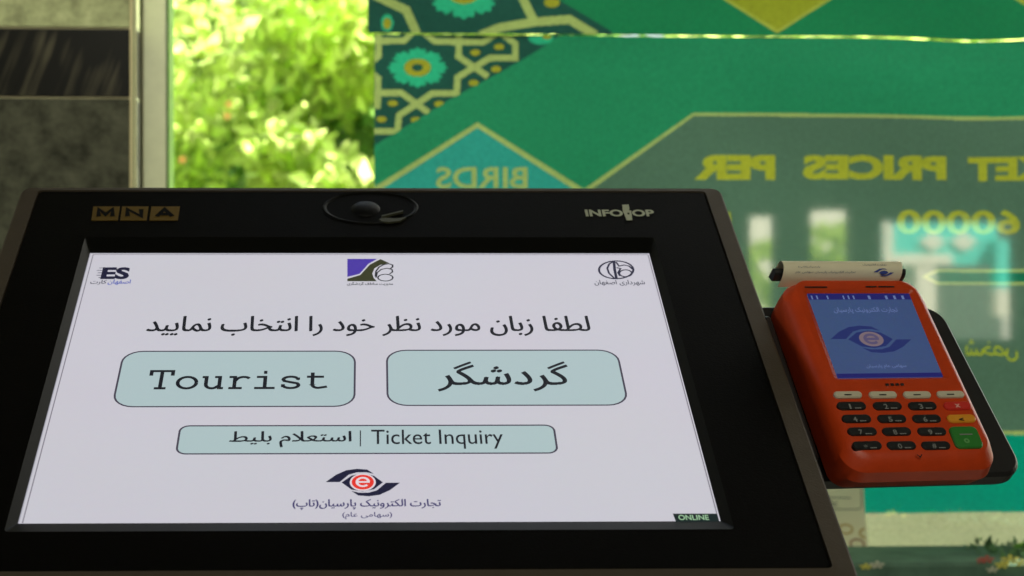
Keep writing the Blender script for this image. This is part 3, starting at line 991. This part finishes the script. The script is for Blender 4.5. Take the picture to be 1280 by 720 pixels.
ks('status_tag', ([(*L(841, 642, .0004), .0004), (*L(845, 652.5, .0004), .0004), (*L(899, 652, .0004), .0004), (*L(896, 642, .0004), .0004)], [(0, 1, 2, 3)]), m_tagbg)
text_on('lettering', 'ONLINE', KP, (848, 643.5, 886, 650), .0007, m_tagtx, scr, .02)
# card emblem top left
text_on('emblem', 'ES', KP, (127, 334, 162, 349), .0006, m_navy, scr, .045)
for i, (y, a_) in enumerate(((335, 124), (338, 121), (341, 122), (344, 120.5), (347, 123))):
    kstroke('emblem_stripe', [(a_, y), (a_ + 9, y)], .0006, m_navy, .0005 + i * .00001)
text_on('caption', persian('کارت'), KP, (113, 350, 133, 356), .0006, m_navy, scr, .015)
text_on('caption', persian('اصفهان'), KP, (135, 349.5, 163, 356), .0006, m_blue, scr, .015)
# hill emblem, middle
def q4(p): return (410 + p[0] / 10.667, 310 + p[1] / 10.667)
kpoly('emblem', [q4(p) for p in ((258, 145), (655, 145), (540, 210), (420, 345), (258, 385))], m_purple)
kpoly('emblem', [q4(p) for p in ((258, 410), (430, 360), (560, 220), (700, 148), (815, 200), (700, 225), (620, 270), (590, 340), (610, 400), (650, 443), (258, 443))], m_olive)
kstroke('emblem', [q4(p) for p in ell(765, 395, 100, 45, 20)], .0009, m_txt, .0005, True)
kstroke('emblem', [q4(p) for p in ((640, 395), (655, 330), (710, 285), (790, 270), (855, 288), (860, 320), (820, 345))], .0009, m_txt, .00052)
kstroke('emblem', [q4(p) for p in ((632, 380), (640, 310), (680, 255), (740, 222), (810, 210), (862, 226), (860, 255), (825, 278))], .0010, m_txt, .00054)
text_on('caption', persian('مدیریت مناطق گردشگری').replace('ق', 'ف'), KP, (434, 352.5, 491, 357), .0006, m_txt, scr, .02)
# round emblem, right
def q5(p): return (730 + p[0] / 12.8, 315 + p[1] / 12.8)
kstroke('emblem', [q5(p) for p in ell(515, 285, 275, 142, 32)], .0013, m_navy, .0005, True)
for i, (pts, wd) in enumerate(((((480, 145), (405, 190), (372, 260), (400, 340), (490, 425)), .0012), (((478, 145), (490, 280), (520, 425)), .0017),
            (((510, 160), (560, 225), (640, 208), (720, 225), (775, 275)), .0011), (((520, 250), (585, 265), (545, 330), (575, 385)), .0011))):
    kstroke('emblem', [q5(p) for p in pts], wd, m_navy, .00052 + i * .00002)
kstroke('emblem', [q5(p) for p in ell(665, 340, 100, 55, 20)], .0011, m_navy, .0007, True)
text_on('caption', persian('شهرداری اصفهان'), KP, (743, 350, 806, 357), .0006, m_navy, scr, .01)

# badges on the bezel
m_gold = mat('dull_gold', (.13, .080, .015), .6, spec=.1)
m_ltr = mat('badge_black', (.004, .004, .004), .7, spec=.05)
m_logo = mat('logo_grey', (.42, .44, .30), .6)
zb = ZF + .0004
for (x0_, x1_, ch) in ((115.5, 148.5, 'M'), (151.5, 184.5, 'N'), (188, 223.5, 'A')):
    q = [KP.L(x, y, zb) for x, y in ((x0_ - 1.3, 275.3), (x1_ - 1.3, 275.3), (x1_ + 1.3, 258), (x0_ + 1.3, 258))]
    o = add('badge', *loft([(q, ZF - .0003), (q, zb)], False, True), m_gold, kiosk, KP.M)
    LT = {'M': [[(0, 0), (0, 1), (.5, .25), (1, 1), (1, 0)]], 'N': [[(0, 0), (0, 1), (1, 0), (1, 1)]], 'A': [[(0, 0), (.5, 1), (1, 0)], [(.22, .3), (.78, .3)]]}
    for k_, st in enumerate(LT[ch]):
        pts_ = [KP.L(x0_ + 8 + (x1_ - x0_ - 16) * a_, 271 - 9 * b_, zb) for a_, b_ in st]
        add('letter', *ribbon(pts_, .0031, zb + .0004 + k_ * .00005), m_ltr, o)
lg = add('maker_logo', *ribbon([KP.L(x, y, zb) for x, y in ((782, 260.2), (783, 265.8))], .0042, zb), m_logo, kiosk, KP.M)
text_on('letter', 'INFO', KP, (731.6, 262, 778.6, 270.5), zb, m_logo, lg, .035)
text_on('letter', 'OP', KP, (790, 262, 817.6, 270.5), zb, m_logo, lg, .035)
q = [KP.L(x, y, zb + .0001) for x, y in ((778.5, 263), (783.5, 263), (784.5, 268), (787, 268), (786, 263), (789, 263), (790.5, 275.3), (783.2, 275.3))]
add('letter', [(x, y, zb + .0001) for x, y in q], [tuple(range(8))], m_logo, lg)
add('letter', [(*KP.L(x, y, zb + .0002), zb + .0002) for x, y in ((777.7, 256), (785.8, 255.5), (787, 261.5), (778.6, 261.8))], [(0, 1, 2, 3)], m_logo, lg)

# round camera
m_camb = mat('camera_gloss', (.004, .004, .003), .5, spec=.15)
m_lens = mat('lens_glass', (.005, .005, .005), .5, spec=.12)
cc_ = KP.L(463, 259.5, ZF); crx = KP.L(523, 259.5, ZF)[0] - cc_[0]; cry = (KP.L(463, 239.8, ZF)[1] - KP.L(463, 279.5, ZF)[1]) / 2
def ring(k, z): return (ell(cc_[0], cc_[1], crx * k, cry * k, 48), z)
cm_ = add('camera', *loft([ring(1.0, ZF - .0005), ring(1.0, ZF + .0002), ring(.975, ZF + .0007), ring(.94, ZF + .0003), ring(.84, ZF - .0008), ring(.5, ZF - .0012)], False, True), m_camb, kiosk, KP.M, True)
lc = KP.L(457, 261, ZF)
lp = []
for k in range(7):
    a_ = R(k * 15)
    lp.append((ell(lc[0], lc[1], crx * .32 * math.cos(a_) + 1e-5, cry * .50 * math.cos(a_) + 1e-5, 32), ZF - .0010 + .0032 * math.sin(a_)))
add('lens', *loft(lp, False, True), m_lens, cm_, smooth=True)
m_wedge = mat('camera_glint', (.06, .06, .035), .4, spec=.2)  # paler slivers stand in for the highlights on the camera ring
wq = [KP.L(x, y, ZF + .0008) for x, y in ((474, 274.5), (478, 272.5), (495, 273.5), (508, 272), (500, 276.5), (486, 278), (477, 277))]
add('glint_wedge', *loft([(wq, ZF - .001), (wq, ZF + .0012)], False, True), m_wedge, cm_)
wq = [KP.L(x, y, ZF + .0016) for x, y in ((477, 269), (504, 262.5), (504, 264), (478, 270.3))]
add('glint_line', *loft([(wq, ZF - .001), (wq, ZF + .0016)], False, True), m_wedge, cm_)

# ================================================================== card terminal and its cradle
T = PP.L
m_org = mat('orange_plastic', (.56, .052, .008), .40, spec=.35, noise=.10, nscale=60, bump=.10, bscale=1200)
m_blk = mat('black_plastic', (.012, .012, .012), .45)
m_grey = mat('grey_keys', (.60, .54, .40), .45)
m_kred = mat('red_key', (.62, .03, .02), .4); m_kyel = mat('yellow_key', (.75, .30, .02), .4); m_kgrn = mat('green_key', (.03, .21, .03), .4)
m_print = mat('key_print', (.22, .22, .21), .6); m_pink = mat('key_print_red', (.8, .35, .3), .6)
pl_, pr_ = T(1006, 420)[0], T(1182, 420)[0]
pt_, pb_ = T(1080, 349)[1], T(1150, 566)[1]
s0 = (T(1010, 368, -.0015)[0] + T(1046, 472, -.0015)[0]) / 2; s1 = (T(1137, 366, -.0015)[0] + T(1178, 472, -.0015)[0]) / 2
s3 = T(1075, 367, -.0015)[1]; s2 = T(1112, 472, -.0015)[1]
print('terminal', pl_, pr_, pb_, pt_, 'scr', s0, s1, s2, s3)
tfoot = PP.M @ Vector(((pl_ + pr_) / 2, pb_, -.03))
term = empty('card_terminal', tfoot, 'orange handheld card payment terminal with lit blue screen and black number keys', 'card terminal')
W[term.name] = term.matrix_world.copy()
def padd(name, vf, m, parent=term, smooth=False):
    return add(name, *vf, m, parent, PP.M, smooth)
tA, tB, tC, tD = T(986, 366), T(1062, 574), T(1151, 356), T(1246, 558)
def tb(el, er, eb, et, r, seg=8):
    P = []
    for x, y in rrect(-el, pb_ - eb, 1 + er, pt_ + et, r, seg):
        kl = tA[0] + (tB[0] - tA[0]) * (y - tA[1]) / (tB[1] - tA[1])
        kr = tC[0] + (tD[0] - tC[0]) * (y - tC[1]) / (tD[1] - tC[1])
        P.append((kl + x, y) if x < .5 else (kr + x - 1, y))
    return P
print('edges', tA, tB, tC, tD)
sc_in = rrect(s0, s2, s1, s3, .0008, 8); sc_out = rrect(s0 - .003, s2 - .0022, s1 + .003, s3 + .0022, .003, 8)
body = padd('body', loft([(tb(-.003, -.003, -.002, -.001, .008), -.031), (tb(.0, .0, .003, .001, .009), -.028), (tb(.001, .0015, .0085, .002, .012), -.015), (tb(.001, .001, .0075, .0015, .013), -.007),
                   (tb(-.001, -.001, .0045, 0, .015), -.0025), (tb(-.0040, -.0035, .0005, -.0008, .010), -.0003), (tb(-.0052, -.0050, -.0015, -.0018, .009), .0002), (sc_out, .0), (sc_in, -.0018)], True, False), m_org, smooth=True)
body.data.set_sharp_from_angle(angle=R(24))
ts = padd('screen', ([(s0 - .0002, s2 - .0002, -.0017), (s1 + .0002, s2 - .0002, -.0017), (s1 + .0002, s3 + .0002, -.0017), (s0 - .0002, s3 + .0002, -.0017)], [(0, 1, 2, 3)]), lit('terminal_screen', (58, 76, 116), 1, .5, 420))
m_tbar = lit('terminal_bar', (32, 32, 96)); m_tlogo = lit('terminal_logo', (36, 46, 98)); m_tor = lit('terminal_pupil', (116, 100, 108)); m_ttx = lit('terminal_text', (96, 112, 158))
bh = (s3 - s2)
add('status_bar', [(s0, s3 - bh * .075, -.0014), (s1, s3 - bh * .075, -.0014), (s1, s3, -.0014), (s0, s3, -.0014)], [(0, 1, 2, 3)], m_tbar, ts)
add('status_bar', [(s0, s2, -.0014), (s1, s2, -.0014), (s1, s2 + bh * .05, -.0014), (s0, s2 + bh * .05, -.0014)], [(0, 1, 2, 3)], m_tbar, ts)
eye(PP, 1089, 424, 50, 17, -.0012, m_tlogo, m_tor, lit('terminal_emblem_letter', (84, 76, 106)), ts, None, True)
text_on('caption', persian('تجارت الکترونیک پارسیان'), PP, (1042, 384, 1122, 392), -.0012, m_ttx, ts, .01)
text_on('caption', persian('سهامی عام پارسیان'), PP, (1083, 455, 1133, 461), -.0012, m_ttx, ts, .01)
text_on('caption', '|| |  |||', PP, (1014, 369.5, 1068, 374), -.0011, m_ttx, ts)
text_on('caption', '| |||', PP, (1085, 369.5, 1130, 374), -.0011, m_ttx, ts)
text_on('mark', '_____', PP, (1006, 358, 1034, 359.5), .0007, m_blk, body, .05)
text_on('mark', '__ ___', PP, (1082, 357.5, 1118, 359), .0007, m_blk, body, .05)
text_on('mark', 'I I I I', PP, (1107, 479, 1130, 482), .0007, m_blk, body, .12)

kw, kh = .0168, .0062
def key(px_, py_, w_, h_, m, hh=.0016, r=.003):
    c = T(px_, py_, .001)
    f = lambda e, z: (rrect(c[0] - w_ / 2 - e, c[1] - h_ / 2 - e, c[0] + w_ / 2 + e, c[1] + h_ / 2 + e, r, 4), z)
    return padd('key', loft([f(0, -.001), f(0, hh * .6), f(-.0006, hh)], False, True), m)
def kb(px_, py_, body_, w_, h_, parent, m, dx=0, dy=0, off=.04):
    text_on('key_mark', body_, PP, (px_ + dx - w_ / 2, py_ + dy - h_ / 2, px_ + dx + w_ / 2, py_ + dy + h_ / 2), .0021, m, parent, off)
wellm = mat('key_well', (.03, .008, .004), .6)
cols = (('1', '2', '3'), ('4', '5', '6'), ('7', '8', '9'), ('*', '0', '#'))
sub = (('---',) * 3, ('---',) * 3, ('---',) * 3, ('----', '--', '----'))
KX = ((1064.7, 1109.5, 1153.2), (1071, 1115, 1158.5), (1078, 1121, 1165), (1084, 1127, 1170)); KY = (507, 523, 539, 556.5)
vrow = T(1064.7, 507)[1] - T(1071, 523)[1]
kh = vrow * .62
for x, y in ((1060, 493.3), (1103.6, 493.3), (1146.4, 493.3), (1188.2, 492.8)):
    o = key(x, y, kw, kh * .85, m_grey, .0018, .0025)
    kb(x, y, '-', 9, 1.3, o, m_blk)
for j in range(4):
    for i in range(3):
        o = key(KX[j][i], KY[j], kw * 1.02, kh, m_blk)
        kb(KX[j][i], KY[j], cols[j][i], 2.4 if cols[j][i] == '1' else 5.0, 6.2 if cols[j][i] != '*' else 4, o, m_print, -2, 1, .0 if cols[j][i] in '1*' else .02)
        kb(KX[j][i], KY[j], sub[j][i], 8, 1.4, o, m_print, 8, 3, .02)
o = key(1197, 507, kw, kh, m_kred); kb(1197, 507, 'x', 7, 4.5, o, m_pink)
o = key(1201.8, 523, kw * 1.03, kh * 1.02, m_kyel); kb(1201.8, 523, '<', 6, 4, o, m_blk, 0, 1)
o = key(1207.5, 546.8, kw * 1.0, kh + vrow * 1.05, m_kgrn, .002)
kb(1207.5, 546.8, '__', 16, 1.4, o, m_print, 0, -4); kb(1207.5, 546.8, 'o', 7, 6, o, mat('key_print_green', (.12, .35, .10), .6), 1, 4)
# small arrow mark on the lip
text_on('mark', 'v', PP, (1146, 568, 1154, 572), .0012, m_blk, body, .0)

# printer cover and the paper coming out over it
PROF = [(.0, -.006), (.0, .001), (.0006, .0042), (.0022, .0070), (.0045, .0086), (.0070, .0086), (.0092, .0066), (.0100, .0030), (.0100, -.010)]
def prof_at(s_, off=0.0, k=1.0):
    """point on the curled profile at arc length s_ from the face"""
    acc = 0
    for (y0_, z0_), (y1_, z1_) in zip(PROF[1:], PROF[2:]):
        l = math.hypot(y1_ - y0_, z1_ - z0_)
        if s_ <= acc + l:
            t = (s_ - acc) / l
            ny, nz = -(z1_ - z0_) / l, (y1_ - y0_) / l
            return (pt_ - .0010 + y0_ + (y1_ - y0_) * t + ny * off, z0_ + (z1_ - z0_) * t + nz * off)
        acc += l
    return (pt_ + .009, -.01)
def extr(u0, u1, sc_, caps):
    vs = []
    for y, z in PROF:
        yy, zz_ = pt_ - .0010 + .005 + (y - .005) * sc_, z * sc_ - (.0008 if sc_ < 1 else 0)
        vs += [(u0, yy, zz_), (u1, yy, zz_)]
    n = len(PROF)
    fs = [(2 * i, 2 * i + 1, 2 * i + 3, 2 * i + 2) for i in range(n - 1)]
    if caps: fs += [tuple(range(0, 2 * n, 2)), tuple(reversed(range(1, 2 * n, 2)))]
    return vs, fs
ru0, ru1 = T(977, 340, .004)[0], T(1125, 340, .004)[0]
padd('printer_cover', extr(ru0 - .0035, ru1 + .0045, .50, True), m_blk)
m_roll = mat('receipt_paper', (.85, .78, .56), .8, noise=.04)
rp_ = padd('receipt', extr(ru0, ru1, 1.0, False), m_roll, smooth=True)
def on_roll(name, vf, m, r):
    vs = []
    for x, s_, z in vf[0]:
        y, z = prof_at(s_, r)
        vs.append((x, y, z))
    return add(name, vs, vf[1], m, rp_)
m_rink = mat('receipt_ink', (.16, .16, .2), .8); m_rblue = mat('receipt_blue', (.05, .08, .35), .8)
def roll_text(body_, u0, u1, s0_, s1_, m, off=0):
    v, f = glyphs(body_, off)
    on_roll('printed_line', ([(u0 + (u1 - u0) * a_, s0_ + (s1_ - s0_) * b_, 0) for a_, b_ in v], f), m, .0005)
du = ru1 - ru0
roll_text(persian('تجارت الکترونیک پارسیان سهامی عام'), ru0 + du * .10, ru0 + du * .60, .0042, .0060, m_rink, .01)
roll_text(persian('تجارت الکترونیک'), ru0 + du * .66, ru0 + du * .86, .0088, .0100, m_rink, .01)
roll_text(persian('پارسیان(تاپ)'), ru0 + du * .12, ru0 + du * .30, .0075, .0088, m_rink, .01)
for s in (1, -1):
    on_roll('printed_emblem', ([(ru0 + du * .84 + s * x * .0066, .0052 + s * y * .0022, 0) for x, y in UPS], [tuple(range(len(UPS)))]), m_rblue, .0005)
on_roll('printed_emblem', ([(ru0 + du * .84 + x * .0056, .0052 + y * .0018, 0) for x, y in ALM], [tuple(range(len(ALM)))]), m_rblue, .0007)

# cradle that carries the terminal on the side of the kiosk
zc = -.036
c0 = T(975, 500, zc)[0]; c1 = T(1216, 470, zc)[0]
ct = T(1160, 385, zc)[1]; cb = T(1150, 600, zc)[1]
crd = empty('terminal_cradle', PP.M @ Vector(((pl_ + pr_) / 2, cb, zc)), 'black plastic cradle bolted beside the kiosk, holding the orange card terminal', 'cradle')
W[crd.name] = crd.matrix_world.copy()
def cadd(name, vf, m, parent=crd, smooth=False): return add(name, *vf, m, parent, PP.M, smooth)
def cr_(e, r):
    return [(x + (.010 * (ct - y) / (ct - cb) - .004 if x > (pl_ + c1) / 2 else 0), y) for x, y in rrect(pl_ - .014 - e, cb - e, c1 + e, ct + e, r, 8)]
cadd('tray', loft([(cr_(-.002, .012), zc - .010), (cr_(0, .014), zc - .006), (cr_(0, .014), zc + .001), (cr_(-.002, .012), zc + .003)]), m_blk)
cadd('side_wall', box(pl_ - .010, cb + .006, zc + .001, pl_ - .004, pt_ - .010, zc + .016, .002), m_blk)
cadd('arm', box(pl_ - .075, cb + .03, zc - .03, pl_ + .02, ct - .05, zc - .0105, .003), m_blk)

# ================================================================== outside the far openings: booth and trees mirrored in the glass
zq = 14.0
def rq(px_, py_, z=zq): return WP.refl(px_, py_, z)
m_turq = mat('turquoise_paint', (.10, .75, .62), .5, noise=.1); m_cream = mat('cream_paint', (.85, .83, .68), .6)
a_ = rq(1104, 279); b_ = rq(1246, 331)
booth = empty('ticket_booth', WP.M @ Matrix.Translation((a_[0], H0, zq)), 'turquoise booth with two cream diamonds on its sign, mirrored in the glass', 'booth')
W[booth.name] = booth.matrix_world.copy()
def badd(name, x0_, y0_, x1_, y1_, z0_, z1__, m, parent=booth): return add(name, *box(x0_, y0_, z0_, x1_, y1_, z1__), m, parent, WP.M)
sg = badd('sign', a_[0], b_[1], b_[0], a_[1], zq, zq + .15, m_turq)
badd('sign_border', a_[0], b_[1], a_[0] + .09, a_[1], zq - .012, zq - .001, m_cream, sg)
badd('sign_border', a_[0] + .09, b_[1], rq(1190, 330)[0], b_[1] + .10, zq - .012, zq - .001, m_cream, sg)
for x in (1165, 1204):
    c = rq(x, 302); w_ = rq(x + 17, 302)[0] - c[0]; h_ = (rq(x, 290)[1] - c[1])
    add('diamond', *loft([([(c[0] - w_, c[1]), (c[0], c[1] - h_), (c[0] + w_, c[1]), (c[0], c[1] + h_)], zq - .02), ([(c[0] - w_, c[1]), (c[0], c[1] - h_), (c[0] + w_, c[1]), (c[0], c[1] + h_)], zq - .001)]), m_cream, sg, WP.M)
badd('post', rq(1146, 340)[0], H0, rq(1170, 340)[0], b_[1], zq, zq + .15, m_cream)
p0, p1 = rq(1238, 300)[0], rq(1268, 300)[0]
badd('post', p0, rq(1250, 360)[1], p1, rq(1250, 300)[1] , zq - .16, zq - .002, m_turq)
badd('post', p0, rq(1250, 395)[1], p1, rq(1250, 360)[1] - .001, zq - .16, zq - .002, m_cream)
badd('side_wall', a_[0], H0, rq(1150, 340)[0] - .01, b_[1] - .002, zq + .3, zq + .4, m_cream)
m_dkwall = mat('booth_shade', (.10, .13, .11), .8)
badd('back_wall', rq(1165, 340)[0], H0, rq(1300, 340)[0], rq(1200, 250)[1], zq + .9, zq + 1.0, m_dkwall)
GB = 'trees on the far side of the hall'
for px_, py_, sc_, lb in ((955, 335, .34, 'small green tree beyond the far opening, left in the reflection'), (1042, 312, .34, 'small green tree beyond the narrow far opening, under the bright top of the added wall in the reflection')):
    c = rq(px_, py_, 15.5)
    wpt = WP.M @ Vector((c[0], c[1], 15.5))
    tree('courtyard_tree', wpt.x, wpt.y, sc_, px_ * 1., crownA, (wpt.z + .06) / sc_, lb, GB)
# added pale wall, gives the far opening its bright top in the reflection
c0_, c1_ = rq(900, 300, 19.0), rq(1110, 262, 19.0)
cw = add('added_bright_wall', *box(c0_[0] - 1.5, H0 - .05, 19.0, c1_[0], c1_[1], 19.3), m_cream, None, WP.M)
tag(cw, 'added cream wall behind the small trees, a bright patch mirrored in the glass', 'wall')
